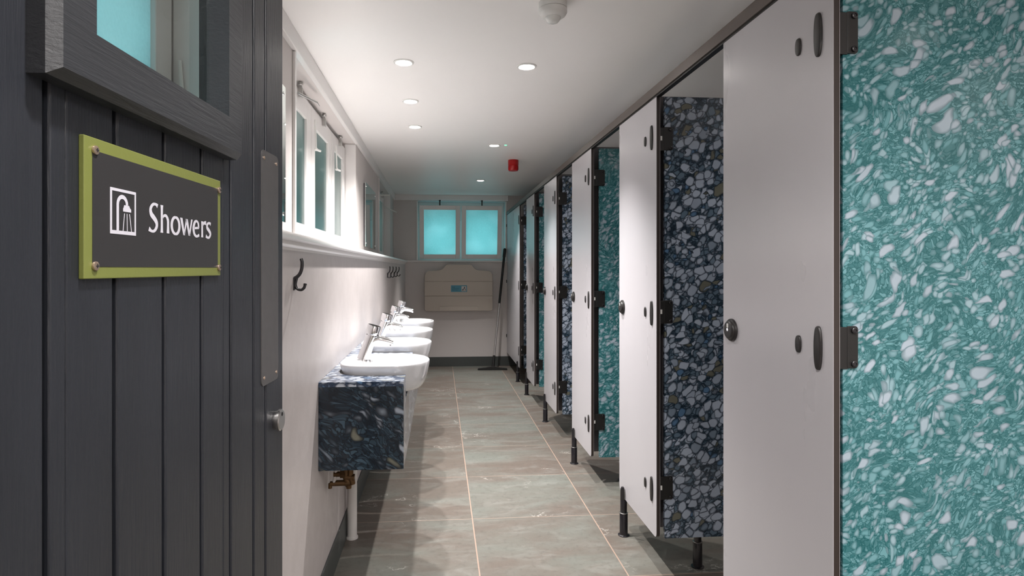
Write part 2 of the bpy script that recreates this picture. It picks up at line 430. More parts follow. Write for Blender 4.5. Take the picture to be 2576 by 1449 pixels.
# ------------------------------------------------------------------ setting
XL, XU, XW, XB = -0.450, -0.600, -0.677, -0.580      # lower wall, upper wall, window plane, boxing face
YE = 7.88                                            # end wall
YN = -1.6
XR = 2.15
SH0, SH1 = 1.345, 1.394
def S(name, bm, mat, label, **kw):
    o = obj(name, bm, mat, **kw); tag(o, label, name.split('_')[0], kind='structure'); return o
bm = B(); box(bm, -0.9, XR+0.1, YN-0.1, YE+0.2, -0.05, 0); S('floor', bm, M_floor, 'slate-look square floor tiles with pink grout lines')
bm = B(); box(bm, -0.9, XR+0.1, YN-0.1, YE+0.2, CEIL, CEIL+0.05); S('ceiling', bm, M_ceiling, 'plain white gloss ceiling of the washroom')
def yU(D): return D - XU*T
RA = (0.10, yU(1.536)); RB = (yU(2.466), yU(4.306)); RC = (yU(5.88), yU(7.30))
bm = B(); box(bm, -0.80, XL, YN, YE, 0, SH0)
S('wall_left', bm, M_lwall, 'pale lower left wall panelling with coat hooks above the basins')
bm = B()
for a, b in ((YN, RA[0]), (RA[1], RB[0]), (RB[1], RC[0]), (RC[1], YE)): box(bm, -0.80, XU, a, b, SH0, CEIL)
for a, b in (RA, RB, RC): box(bm, -0.80, XU, a, b, 2.185, CEIL); box(bm, -0.80, -0.60, a, b, SH0, SH1-0.004)
S('wall_left_upper', bm, M_wall, 'upper left wall with the window recesses above the shelf')
bm = B(); box(bm, -0.9, XR, YE, YE+0.2, 0, 1.398)
WX0, WX1 = -0.285, 0.868                             # end window recess
box(bm, -0.9, WX0, YE, YE+0.2, 1.398, CEIL); box(bm, WX1, XR, YE, YE+0.2, 1.398, CEIL); box(bm, WX0, WX1, YE, YE+0.2, 2.175, CEIL)
S('wall_back', bm, M_wall, 'beige end wall around the cyan window')
bm = B(); box(bm, XR, XR+0.1, YN, YE, 0, CEIL); S('wall_right', bm, M_wall, 'plain wall behind the cubicles')
bm = B(); box(bm, -0.9, XR, YN-0.1, YN, 0, CEIL); S('wall_front', bm, M_wall, 'plain wall behind the viewer')
bm = B(); box(bm, XL, -0.4425, 0.0, YE, 0, 0.125); S('baseboard_left', bm, M_basebd, 'dark grey skirting under the basins', bevel=0.002)
bm = B(); box(bm, -0.4425, XR, YE-0.010, YE, 0, 0.125); S('baseboard_back', bm, M_basebd, 'dark grey skirting along the end wall', bevel=0.002)
bm = B()
prof = [(-0.62, SH1), (-0.432, SH1), (-0.427, 1.390), (-0.424, 1.383), (-0.425, 1.375), (-0.430, 1.371), (-0.436, 1.370), (-0.438, 1.362),
        (-0.442, 1.355), (-0.448, 1.351), (-0.4495, 1.343), (-0.62, 1.343)]
prism(bm, prof, 0.0, YE-0.001, 'y'); S('trim_1', bm, M_trim, 'white moulded shelf running along the left wall', smooth=True)
bm = B()
prof = [(YE, 1.396), (YE-0.028, 1.396), (YE-0.031, 1.391), (YE-0.028, 1.380), (YE-0.020, 1.372), (YE, 1.368)]
prism(bm, prof, -0.46, 0.905, 'x'); S('trim_2', bm, M_trim, 'narrow painted sill under the end window')
bm = B(); box(bm, XU-0.005, XB, 0.0, YE, 2.180, CEIL); S('trim_3', bm, M_trim, 'white boxing along the top of the left wall', bevel=0.003)
bm = B(); box(bm, XB, 0.905, YE-0.035, YE, 2.184, CEIL); S('trim_4', bm, M_trim, 'painted boxing above the end window', bevel=0.003)
for n, (a, b) in enumerate((RB, RC)):                 # bead around the recess openings
    bm = B(); box(bm, XU, XU+0.012, a-0.022, a, SH1, 2.178); S('trim_%d' % (5+n), bm, M_trim, ['narrow white bead at the near side of the triple window', 'narrow white bead at the near side of the far left window'][n], bevel=0.003)

# ------------------------------------------------------------------ windows
def catch_parts(parent, p, M, ring=True, big=False, mat=M_steel):
    """quadrant catch under the head: a body, a tongue and a pull ring; p = local point, M to parent space"""
    b_ = B(); u = Matrix.Translation(p)
    MM = M @ u
    lathe(b_, [(0.012, 0.0), (0.0135, 0.002), (0.0135, 0.012), (0.010, 0.014)], 14, MM)
    box(b_, -0.008, 0.008, -0.006, 0.010, -0.055, 0.002, MM)
    box(b_, -0.006, 0.006, -0.010, -0.006, -0.060, -0.010, MM)
    c = obj('catch', b_, mat, parent, bevel=0.0015)
    if ring:
        b_ = B()
        pts = [MM @ Vector((0.034 + 0.014*math.cos(a), 0.004, -0.022 + 0.014*math.sin(a))) for a in [2*PI*k/16 for k in range(16)]]
        tube(b_, pts, 0.0016, 6, True); obj('pull_ring', b_, mat, c)
    return c
def stay_parts(parent, p0, p1, knob=True):
    b_ = B(); tube(b_, [p0, p1], 0.005, 8)
    s_ = obj('stay', b_, M_clearp, parent, smooth=True)
    if knob:
        b_ = B(); q = Vector(p1); tube(b_, [q+Vector((0, 0, 0.006)), q+Vector((0, 0, -0.004)), q+Vector((0, 0, -0.012))], [0.006, 0.011, 0.006], 10)
        tube(b_, [q+Vector((0, 0, -0.004)), q+Vector((0.022, 0.016, -0.010))], 0.006, 8)
        obj('knob', b_, M_clearp, s_, smooth=True)
def sash(parent, M, w_, h_, fw, pane_mat, th=0.034):
    """bottom-hung sash; M places its lower left corner; x along, y towards the room, z up"""
    b_ = B()
    box(b_, 0, fw, 0, th, 0, h_, M); box(b_, w_-fw, w_, 0, th, 0, h_, M)
    box(b_, fw, w_-fw, 0, th, 0, fw*1.05, M); box(b_, fw, w_-fw, 0, th, h_-fw, h_, M)
    s_ = obj('sash', b_, M_trim, parent, bevel=0.003)
    b_ = B(); box(b_, fw-0.006, w_-fw+0.006, th*0.45, th*0.62, fw-0.006, h_-fw+0.006, M)
    obj('pane', b_, pane_mat, s_)
    return s_
def left_window(n, ya, yb, sashes, pane_mats, label, fw=0.08):
    root = thing('window_%d' % n, label, 'window', (XW, ya, SH1), kind='structure')
    b_ = B(); L = yb-ya
    box(b_, -0.10, -0.022, 0.0, L, -0.004, 0.03); box(b_, -0.10, -0.022, 0, L, 0.762, 0.791)
    box(b_, -0.10, -0.022, 0, 0.03, 0.03, 0.762); box(b_, -0.10, -0.022, L-0.03, L, 0.03, 0.762)
    for s0, s1 in sashes[:-1]:
        box(b_, -0.10, -0.040, s1-ya-0.012, s1-ya+0.022, 0.03, 0.762)
    obj('window_frame', b_, M_trim, root, bevel=0.003)
    b_ = B(); box(b_, 0.0, 0.0745, L-0.004, L, -0.004+0.004, 0.786); obj('reveal_lining', b_, M_trim, root)
    for i, (s0, s1) in enumerate(sashes):
        # local x of the sash runs from far to near so that y points into the room
        M = Matrix.Translation((-0.034, s1-ya, 0.012)) @ Matrix.Rotation(R(-90), 4, 'Z')
        s_ = sash(root, M, s1-s0, 0.745, fw, pane_mats[i], 0.034)
        yc = (s0+s1)/2 - ya
        Mc = Matrix.Translation((0, 0, 0)) @ Matrix.Rotation(R(90), 4, 'Z')
        catch_parts(root, Vector((yc, -0.012, 0.772)), Mc)
    return root
def yW(px, X=XW): return atX(px, X) - X*T
# triple window
g = [(yW(744)-0.09, yW(772)), (yW(793), yW(826)), (yW(842), yW(865))]
sb = [(g[1][0]-0.105-0.58, g[1][0]-0.105), (g[1][0]-0.10, g[1][1]+0.10), (g[2][0]-0.10, RB[1]-0.012)]
fwB = 0.098
wB = left_window(2, RB[0], RB[1], sb, [M_frost_left]*3, 'white triple window with green-grey obscured panes above the shelf', fwB)
for px, z0, z1 in ((795, 2.078, 1.925), (847, 2.078, 1.925), (879.5, 2.065, 1.93)):
    y = yW(px, -0.655); stay_parts(wB, (0.018, y-RB[0], z0-SH1), (0.022, y-RB[0], z1-SH1), px < 870)
bm = B(); tube(bm, [(0.037, yW(750, -0.64)-RB[0], 0.690), (0.055, yW(797, -0.622)-RB[0], 0.738)], 0.006, 8); tube(bm, [(0.055, yW(797, -0.622)-RB[0], 0.738), (0.057, yW(803, -0.62)-RB[0], 0.733)], [0.004, 0.003], 8)
obj('handle', bm, M_steel, wB, smooth=True)
wC = left_window(3, RC[0], RC[1], [(RC[0]+0.02, RC[0]+0.69), (RC[0]+0.72, RC[1]-0.012)], [M_frost_left]*2, 'far left window beyond the small mirror')
y0 = yW(960, -0.62)-RC[0]
b_ = B(); tube(b_, [(0.0, 0.32, 0.656), (0.165, 0.31, 0.656)], 0.007, 8); obj('stay', b_, M_clearp, wC, smooth=True)
b_ = B(); tube(b_, [(0.0, 1.36, 0.650), (0.157, 1.34, 0.574)], 0.007, 8); obj('stay', b_, M_clearp, wC, smooth=True)
# window beside the entrance, seen through the glazed door
wA = left_window(1, RA[0], RA[1], [(RA[0]+0.02, RA[0]+0.62), (RA[0]+0.63, RA[1]-0.012)], [M_frost_door]*2, 'frosted window seen through the glass of the dark door', 0.085)
stay_parts(wA, (0.02, yW(459, -0.65)-RA[0], 0.42), (0.03, yW(459, -0.65)-RA[0], 0.285))

# end window: two hopper sashes tilted into the room
we = thing('window_4', 'pair of cyan frosted hopper windows in the end wall', 'window', (WX0, YE, 1.398), kind='structure')
b_ = B(); WW = WX1-WX0; WH = 2.175-1.398
box(b_, 0, WW, 0.130, 0.185, 0, 0.050); box(b_, 0, WW, 0.130, 0.185, WH-0.13, WH); box(b_, 0, 0.066, 0.130, 0.185, 0.05, WH-0.13); box(b_, WW-0.066, WW, 0.130, 0.185, 0.05, WH-0.13)
box(b_, WW/2-0.045, WW/2+0.045, 0.130, 0.185, 0.05, WH-0.13)
obj('window_frame', b_, M_trim, we, bevel=0.003)
b_ = B(); box(b_, -0.018, 0.0, -0.012, 0.0, 0, WH); box(b_, WW, WW+0.018, -0.012, 0, 0, WH); obj('architrave', b_, M_trim, we, bevel=0.002)
for x0, x1 in ((0.022, 0.553), (0.573, 1.105)):
    M = Matrix.Translation((x1, 0.055, 0.022)) @ Matrix.Rotation(R(180), 4, 'Z') @ Matrix.Rotation(R(-8.5), 4, 'X')
    sash(we, M, x1-x0, 0.705, 0.058, M_frost_end)
    catch_parts(we, Vector(((x0+x1)/2, -0.07, WH-0.006)), Matrix.Identity(4), False, mat=M_black)
for x in (0.022, 0.563, 1.105):
    b_ = B(); tube(b_, [(x-0.022, -0.008, 0.52), (x+0.022, -0.012, 0.52)], 0.004, 6); tube(b_, [(x, -0.01, 0.52), (x, 0.04, 0.53)], 0.004, 6); obj('stay', b_, M_clearp, we)

# ------------------------------------------------------------------ entrance door (open, seen nearly edge-on)
SD = (1195-VX)/(F*(1+T*T)); A0 = -0.400
e1 = Vector((SD, 1-SD*T)); LEN = e1.length; e1n = e1/LEN
ang = math.atan2(e1n.y, e1n.x)
DM = Matrix.Translation((A0, -A0*T, 0)) @ Matrix.Rotation(ang, 4, 'Z')     # local x along the door, -y out towards the viewer
def dl(px, off=0.0):                                  # distance along the door of a pixel column on the plane off in front
    return LEN * (-(A0+off)) * F * (1+T*T) / (1195 - px)
L0, L1 = 0.40, dl(711)
door = thing('door_1', 'open dark grey boarded door with a glazed opening', 'door', DM.translation, ang, kind='structure')
gro = [dl(p) for p in (117, 290, 413, 507, 580, 638, 668)]
ow0, ow1, oz0, oz1 = 0.585, 0.950, 1.500, 1.985
edges = [L0] + gro + [L1]
bm = B(); G = 0.0042
for a, b in zip(edges, edges[1:]):
    a2 = a + (0 if a == L0 else G); b2 = b - (0 if b == L1 else G)
    cuts = [a2] + [c for c in (ow0, ow1) if a2 < c < b2] + [b2]
    for c0, c1 in zip(cuts, cuts[1:]):
        mid = (c0+c1)/2
        if ow0 < mid < ow1: box(bm, c0, c1, 0, 0.014, 0.012, oz0); box(bm, c0, c1, 0, 0.014, oz1, 2.05)
        else: box(bm, c0, c1, 0, 0.014, 0.012, 2.05)
obj('boards', bm, M_door, door, bevel=0.0022)
bm = B()
for a, b, c, d in ((L0, ow0, .012, 2.05), (ow1, L1, .012, 2.05), (ow0, ow1, .012, oz0), (ow0, ow1, oz1, 2.05)): box(bm, a, b, 0.014, 0.038, c, d)
obj('door_core', bm, M_door, door)
# glazing moulding: four mitred lengths proud of the boards
def mitred(bm, x0, x1, z0, z1, wd, th, ch=0.008):
    o = [(x0, z0), (x1, z0), (x1, z1), (x0, z1)]; i = [(x0+wd, z0+wd), (x1-wd, z0+wd), (x1-wd, z1-wd), (x0+wd, z1-wd)]
    m_ = [(x0+ch, z0+ch), (x1-ch, z0+ch), (x1-ch, z1-ch), (x0+ch, z1-ch)]
    g_ = 0.0006
    for k in range(4):
        j = (k+1) % 4
        def P(q, y): return bm.verts.new((q[0], y, q[1]))
        a = [P(o[k], 0), P(o[j], 0), P(o[j], -th*0.62), P(o[k], -th*0.62), P(m_[k], -th), P(m_[j], -th), P(i[k], -th), P(i[j], -th), P(i[k], 0.006), P(i[j], 0.006)]
        bm.faces.new([a[0], a[1], a[2], a[3]]); bm.faces.new([a[3], a[2], a[5], a[4]]); bm.faces.new([a[4], a[5], a[7], a[6]]); bm.faces.new([a[6], a[7], a[9], a[8]])
mo = 0.028
x0m, x1m = dl(113, mo*0.62), dl(609, mo)+0.006
bm = B(); mitred(bm, x0m, x1m, 1.462, 2.02, 0.056, mo)
obj('glazing_moulding', bm, M_moul, door, smooth=False)
bm = B(); box(bm, x0m+0.05, x1m-0.05, 0.002, 0.006, 1.512, 1.99); obj('glass_pane', bm, M_clear, door)
# push plate and its screws
a, b = dl(659, .002), dl(700, .002)
bm = B(); prism(bm, roundrect(a, b, 1.065, 1.512, 0.010), -0.002, 0.0, 'y'); pp = obj('push_plate', bm, M_plate, door)
for xx in (a+0.012, b-0.012):
    for zz in (1.08, 1.497):
        bm = B(); lathe(bm, [(0.0035, 0), (0.0032, 0.0012), (0.0015, 0.0016)], 10, Matrix.Translation((xx, -0.002, zz)) @ Matrix.Rotation(R(90), 4, 'X')); obj('screw', bm, M_screw, pp)
cx, cz = dl(692), atZ(1055, dl(692)/LEN)
bm = B(); Mz = Matrix.Translation((cx, 0, cz)) @ Matrix.Rotation(R(90), 4, 'X')
lathe(bm, [(0.0175, 0), (0.0185, 0.003), (0.0185, 0.007), (0.0215, 0.008), (0.0215, 0.012), (0.019, 0.014)], 28, Mz)
lk = obj('lock_escutcheon', bm, M_steel, door, smooth=True)
bm = B(); box(bm, -0.0015, 0.0015, 0.008, 0.013, 0.0142, 0.0146, Mz); lathe(bm, [(0.004, 0.0138), (0.004, 0.0146)], 12, Mz @ Matrix.Translation((0, 0.012, 0))); obj('keyhole', bm, M_dark, lk)

# ------------------------------------------------------------------ sign on the door
so = 0.006
def sl(px): return dl(px, so)
s0, s1 = sl(211.7), sl(554.6)
sz0, sz1 = atZ(702.3, s0/LEN), atZ(338.5, s0/LEN)
sc_x, sc_z = (s0+s1)/2, sz0
sloc = DM @ Vector((sc_x, 0, sc_z))
sign = thing('sign', 'green-bordered dark grey Showers sign screwed to the boarded door', 'sign', sloc, ang)
def SL(px): return sl(px) - sc_x
def SZ(px, py): return atZ(py, sl(px)/LEN) - sc_z
bm = B(); box(bm, s0-sc_x, s1-sc_x, -so, 0.0, 0, sz1-sz0); obj('backing_board', bm, M_green, sign, bevel=0.001)
ix0, ix1 = SL(231.6), SL(547.1); iz0, iz1 = SZ(231.6, 671.1), SZ(231.6, 378)
bm = B(); box(bm, ix0, ix1, -so-0.0005, -so, iz0, iz1); obj('panel', bm, M_signblk, sign)
yf = -so-0.0005
for px, py in ((237, 378.5), (237, 669.5), (549.5, 479), (549.5, 673)):
    bm = B(); Mz = Matrix.Translation((SL(px), -so, SZ(px, py))) @ Matrix.Rotation(R(90), 4, 'X')
    lathe(bm, [(0.0046, 0), (0.0050, 0.0012), (0.0046, 0.0026), (0.0030, 0.0034)], 18, Mz); sw = obj('screw', bm, M_screw, sign, smooth=True)
    bm = B(); box(bm, -0.0022, 0.0022, -0.0006, 0.0006, 0.0034, 0.0037, Mz); box(bm, -0.0006, 0.0006, -0.0022, 0.0022, 0.0034, 0.0037, Mz); obj('cross_slot', bm, M_dark, sw)
def ribbon(bm, pts, wd, y0=yf, th=0.0004, k=8, smooth_=True, vert=False):
    """flat stroke on the sign face through 2-D points with widths; vert: the pen width is measured along x"""
    P = [Vector((p[0], p[1], wd[i] if isinstance(wd, (list, tuple)) else wd)) for i, p in enumerate(pts)]
    if smooth_ and len(P) > 2: P = smooth_path(P, k)
    Lf, Rt = [], []
    for i, p in enumerate(P):
        d = P[min(i+1, len(P)-1)] - P[max(i-1, 0)]; d = Vector((d.x, d.y)); d.normalize()
        nrm = Vector((-d.y, d.x))
        if vert: nrm = Vector((-1, 0)) if d.y > 0 else Vector((1, 0))
        Lf.append(Vector((p.x, p.y)) + nrm*p.z/2); Rt.append(Vector((p.x, p.y)) - nrm*p.z/2)
    lv = [bm.verts.new((q.x, y0-th, q.y)) for q in Lf]; rv = [bm.verts.new((q.x, y0-th, q.y)) for q in Rt]
    for i in range(len(P)-1): bm.faces.new([lv[i], lv[i+1], rv[i+1], rv[i]])
# pictogram: a shower head in a frame
px0, px1 = SL(275.2), SL(340.1); pz0, pz1 = SZ(275.2, 587.2), SZ(275.2, 470.4)
W_, H_ = px1-px0, pz1-pz0
bm = B()
def q(x, z): return (px0 + W_*x, pz0 + H_*z)
ft = 0.0032
box(bm, px0, px1, yf-0.0004, yf, pz0, pz0+ft*1.25); box(bm, px0, px1, yf-0.0004, yf, pz1-ft, pz1)
box(bm, px0, px0+ft, yf-0.0004, yf, pz0+ft*1.25, pz1-ft); box(bm, px1-ft*0.8, px1, yf-0.0004, yf, pz0+ft*1.25, pz1-ft)
arc = [q(0.275, 0.05), q(0.275, 0.62)] + [q(0.455 - 0.18*math.cos(a), 0.66 + 0.175*math.sin(a)) for a in [PI*k/10 for k in range(0, 11)]]
ribbon(bm, arc, 0.0046, smooth_=False)
hd = [q(0.52, 0.66), q(0.72, 0.66), q(0.76, 0.60), q(0.80, 0.585), q(0.80, 0.515), q(0.48, 0.515), q(0.48, 0.585), q(0.50, 0.60)]
vs = [bm.verts.new((p[0], yf-0.0004, p[1])) for p in hd]; bm.faces.new(vs)
for xa, xb in ((0.535, 0.475), (0.635, 0.645), (0.735, 0.82)): ribbon(bm, [q(xa, 0.475), q(xb, 0.05)], 0.0014, smooth_=False)
obj('pictogram', bm, M_signw, sign)
# lettering: strokes with flared ends, one column of each letter from the photograph's spacing
zb, CH = SZ(412, 586.4), 0.0347; XHt = CH*0.665
let = {'S': (371.9, 396.7), 'h': (402, 424.3), 'o': (427.6, 451.9), 'w': (452.7, 482.3), 'e': (483, 500.4), 'r': (503.2, 517.6), 's': (515.6, 529.8)}
bm = B()
def L(ch):
    a_, b_2 = let[ch]; x0_, x1_ = SL(a_), SL(b_2)
    return lambda u, v: (x0_ + (x1_-x0_)*u, zb + v)
st = CH*0.155
def stem(f, u, v0, v1, fl=1.28):
    ribbon(bm, [f(u, v0), f(u, v0+(v1-v0)*.2), f(u, v0+(v1-v0)*.8), f(u, v1)], [st*fl, st, st, st*fl], vert=True)
f = L('S')
ribbon(bm, [f(.92, CH*.93), f(.70, CH*.985), f(.42, CH*.955), f(.20, CH*.80), f(.26, CH*.62), f(.52, CH*.50), f(.78, CH*.36), f(.82, CH*.20), f(.60, CH*.045), f(.32, CH*.015), f(.03, CH*.09)],
       [st*1.05, st*.62, st*.72, st*1.0, st*1.25, st*1.25, st*1.2, st*1.0, st*.75, st*.62, st*1.1])
f = L('h'); stem(f, .14, 0, CH)
ribbon(bm, [f(.18, XHt*.74), f(.36, XHt*.93), f(.62, XHt*.95), f(.82, XHt*.74), f(.84, XHt*.4), f(.84, 0)], [st*.35, st*.6, st*.75, st*1.0, st, st*1.25])
f = L('o')
ol = [(.5 + .40*math.sin(a), XHt*(.49 + .475*math.cos(a))) for a in [2*PI*k/24 for k in range(25)]]
ribbon(bm, [f(u, v) for u, v in ol], [st*(.58 + .52*abs(math.sin(2*PI*k/24))) for k in range(25)], k=2)
f = L('w')
for (ua, va, ub, vb, w0, w1) in ((.05, XHt, .29, 0, 1.2, .95), (.29, 0, .50, XHt*.98, .62, .7), (.50, XHt*.98, .74, 0, 1.15, .95), (.74, 0, .95, XHt, .62, .85)):
    ribbon(bm, [f(ua, va), f(ub, vb)], [st*w0, st*w1], smooth_=False, vert=True)
f = L('e')
ribbon(bm, [f(.16, XHt*.50), f(.90, XHt*.56)], [st*.6, st*.6], smooth_=False)
ribbon(bm, [f(.86, XHt*.54), f(.80, XHt*.82), f(.56, XHt*.955), f(.28, XHt*.84), f(.12, XHt*.50), f(.24, XHt*.16), f(.55, XHt*.02), f(.95, XHt*.12)],
       [st*.85, st*.8, st*.6, st*.95, st*1.15, st*.95, st*.65, st*.75])
f = L('r'); stem(f, .26, 0, XHt)
ribbon(bm, [f(.30, XHt*.68), f(.55, XHt*.90), f(.95, XHt*.93)], [st*.35, st*.75, st*1.15])
f = L('s')
ribbon(bm, [f(.90, XHt*.90), f(.62, XHt*.965), f(.30, XHt*.86), f(.28, XHt*.64), f(.60, XHt*.48), f(.84, XHt*.28), f(.66, XHt*.06), f(.36, XHt*.02), f(.05, XHt*.12)],
       [st*.95, st*.62, st*.85, st*1.05, st*1.1, st*1.05, st*.75, st*.62, st*1.0])
obj('lettering', bm, M_signw, sign)

# ------------------------------------------------------------------ cubicles: pilasters, rail, partitions, doors
CX = 0.891; PT = 0.016
PIL = [(1.358, 1.885), (2.466, 2.976), (3.53, 4.04), (4.577, 5.12), (5.65, 6.16), (6.69, 7.90+0.0)]
def yR(D): return D - CX*T
PB, PTP = 0.174, 1.9960
pil_lab = ['white cubicle front panel nearest the viewer, beside the large teal door',
           'second white cubicle front panel from the viewer, between teal and navy doors',
           'third white cubicle front panel from the viewer',
           'fourth white cubicle front panel from the viewer',
           'narrow white cubicle front panel next to the last one before the end wall',
           'white cubicle front panel fixed to the end wall behind the squeegee']
GP = 'white front panels of the cubicle row'
def foot_mesh(with_fin=True):
    b_ = B()
    lathe(b_, [(0.027, 0), (0.0275, 0.003), (0.020, 0.006), (0.0195, 0.012), (0.0195, 0.108), (0.0185, 0.110)], 20)
    lathe(b_, [(0.0162, 0.110), (0.0162, 0.165), (0.0155, 0.168)], 20)
    if with_fin:
        # half-round fin clasping the front of the panel
        pts = [(-0.0162*math.cos(a), 0.0115*math.sin(a)) for a in [R(-90+180*k/10) for k in range(11)]]
        prism(b_, [(p[0]-0.0, p[1]) for p in pts], 0.165, 0.225, 'z')
        prism(b_, [(p[0]*.8, p[1]*.7) for p in pts], 0.225, 0.233, 'z')
    bmesh.ops.translate(b_, verts=b_.verts[:], vec=(0, 0, 0))
    return b_
foot_proto = None
def add_foot(parent, x, y, fin=True):
    f_ = obj('foot', foot_mesh(fin), M_blackm, parent, smooth=True); f_.location = (x, y, 0)
    b_ = B(); lathe(b_, [(0.0200, 0.108), (0.0202, 0.110), (0.0168, 0.1115)], 20); obj('foot_collar', b_, M_steel, f_, smooth=True)
    return f_
def cover(b_, y, z, w_, h_, x=0.0, t=0.006):
    """oval cap on the corridor face of the panel (normal -x)"""
    n = 28; rings = []
    for (s, dx) in ((1.0, 0), (1.0, t*.55), (0.86, t*.95), (0.80, t)):
        ring = []
        for k in range(n):
            a = 2*PI*k/n; c, s_ = math.cos(a), math.sin(a); ex = 2.0
            yy = (abs(c)**(2/3.2))*math.copysign(1, c)*w_/2*s*(1 - 0.14*abs(s_)**2); zz = (abs(s_)**(2/2.3))*math.copysign(1, s_)*(h_/2 - (1-s)*w_/2)
            ring.append(b_.verts.new((x-dx, y+yy, z+zz)))
        rings.append(ring)
    for A_, B_ in zip(rings, rings[1:]):
        for k in range(n): b_.faces.new([A_[k], A_[(k+1) % n], B_[(k+1) % n], B_[k]])
    b_.faces.new(rings[-1])
HZ = (1.826, 1.108, 0.379); CZ = (1.838, 1.100, 0.361)
for i, (d0, d1) in enumerate(PIL):
    y0, y1 = yR(d0), yR(d1)
    if i == 5: y1 = YE-0.0015
    root = thing('cubicle_panel', pil_lab[i], 'panel', (CX, y0, 0), group=GP)
    bm = B(); wd = y1-y0
    prism(bm, roundrect(0, wd, PB, PTP, [0.022, 0.05 if i < 5 else 0.002, 0.002, 0.002], 6), 0.0012, PT-0.0012, 'x')
    obj('panel_core', bm, M_edge, root, smooth=False)
    bm = B(); prism(bm, roundrect(0.0006, wd-0.0006, PB+0.0006, PTP, [0.0215, 0.0495 if i < 5 else 0.002, 0.002, 0.002], 6), 0.0, 0.0012, 'x')
    prism(bm, roundrect(0.0006, wd-0.0006, PB+0.0006, PTP, [0.0215, 0.0495 if i < 5 else 0.002, 0.002, 0.002], 6), PT-0.0012, PT, 'x')
    obj('laminate_face', bm, M_lam, root)
    for zc in CZ:
        bm = B(); cover(bm, 0.052, zc, 0.028, 0.104); obj('hinge_cover', bm, M_char, root, smooth=True)
        if i < 5:
            bm = B(); cover(bm, 0.130, zc, 0.022, 0.043, t=0.005); obj('bolt_cover', bm, M_char, root, smooth=True)
    if i < 5:
        lx, lz = wd-0.057, 1.10
        bm = B(); Mz = Matrix.Translation((0, lx, lz)) @ Matrix.Rotation(R(-90), 4, 'Y')
        lathe(bm, [(0.0345, 0), (0.0345, 0.003), (0.0335, 0.006), (0.029, 0.0075), (0.028, 0.012), (0.025, 0.0145), (0.020, 0.015)], 32, Mz)
        lo = obj('lock_disc', bm, M_char, root, smooth=True)
        bm = B(); lathe(bm, [(0.005, 0.015), (0.005, 0.0158)], 16, Mz @ Matrix.Translation((0.001, 0.0, 0)))
        obj('lock_screw', bm, M_chrome, lo)
        bm = B(); prism(bm, roundrect(0.007, 0.020, -0.005, 0.005, 0.003), 0.0148, 0.0155, 'z', Mz); obj('indicator_window', bm, M_plast, lo)
        add_foot(root, -0.005, wd-0.086 if i != 4 else wd-0.05)
    else:
        add_foot(root, -0.003, 0.13)
        for zz in (1.86, 1.12, 0.40):
            bm = B(); box(bm, -0.010, 0.0, wd-0.012, wd, zz-0.02, zz+0.02); obj('wall_bracket', bm, M_black, root, bevel=0.002)
bm = B(); r0 = 1.20
prism(bm, [(CX-0.006, 2.008), (CX+0.024, 2.008), (CX+0.024, 2.046), (CX+0.020, 2.050), (CX-0.002, 2.050), (CX-0.006, 2.046)], r0, YE, 'y')
bmesh.ops.translate(bm, verts=bm.verts[:], vec=(0, 0, -0.004))
rl = thing('head_rail', 'long bronze rail across the tops of the white cubicle panels', 'rail', (CX, r0, 2.0))
bmesh.ops.translate(bm, verts=bm.verts[:], vec=(-CX, -r0, -2.0)); obj('rail_bar', bm, M_rail, rl)
bm = B(); box(bm, 0.0, 0.020, 0.0, YE-r0, -0.0035, 0.0035); obj('rail_gasket', bm, M_black, rl)

part_lab = ['grey partition behind the large teal door', 'dark grey partition behind the nearest navy door', 'dark grey partition behind the second teal door',
            'dark grey partition behind the second navy door', 'dark grey partition behind the farthest teal door']
for i in range(5):
    d = PIL[i][0] + 0.095
    root = thing('cubicle_partition', part_lab[i], 'partition', (CX+PT+0.001, yR(d), 0), group='grey partitions between the cubicles')
    bm = B(); box(bm, 0, XR-CX-PT-0.004, 0, 0.013, 0.178, 2.026); obj('partition_board', bm, M_part, root, bevel=0.001)
    add_foot(root, 1.110-CX-PT, 0.0065, False)
# chip-board doors standing open at right angles into the cubicles
door_spec = [('teal', 0.918, 'large teal chip-patterned cubicle door filling the right edge'),
             ('navy', 0.930, 'nearest navy chip-patterned cubicle door, open'),
             ('teal', 0.942, 'second teal chip-patterned cubicle door, between two white panels mid-row'),
             ('navy', 0.940, 'second navy chip-patterned cubicle door from the viewer'),
             ('teal', 0.940, 'farthest teal chip-patterned cubicle door'),
             ('navy', 0.940, 'farthest navy chip-patterned cubicle door, showing as a thin strip')]
for i, (k, xd, lab) in enumerate(door_spec):
    d = PIL[i][0] + (0.012 if i else 0.006)
    root = thing('cubicle_door', lab, 'door', (xd, yR(d), 0), group='open cubicle doors')
    bm = B(); prism(bm, roundrect(0, 0.56, 0.168, 2.000 if i else 2.02, 0.004, 2), 0.0, 0.014, 'y')
    obj('door_leaf', bm, M_teal if k == 'teal' else M_navy, root)
    for zc in HZ:
        bm = B()
        hx = CX+PT-xd                      # panel near edge, relative to the door edge
        prism(bm, roundrect(hx+0.019, 0.034, zc-0.048, zc+0.048, [0.003, 0.007, 0.007, 0.003]), -0.004, 0.0, 'y')
        box(bm, hx+0.0005, hx+0.021, -0.003, 0.012, zc-0.050, zc+0.046)
        hg = obj('hinge', bm, M_black, root, bevel=0.001)
        if i:
            bm = B(); box(bm, hx+0.004, hx+0.011, -0.0055, -0.003, zc-0.008, zc+0.010); obj('hinge_pin', bm, M_plast, hg)
        for zs in (-0.038, 0.038):
            bm = B(); lathe(bm, [(0.0072, 0), (0.0072, 0.004), (0.0058, 0.005), (0.0035, 0.005), (0.0032, 0.0035)], 16, Matrix.Translation((0.024, -0.004, zc+zs)) @ Matrix.Rotation(R(90), 4, 'X'))
            obj('hinge_bolt', bm, M_blackm, hg, smooth=True)

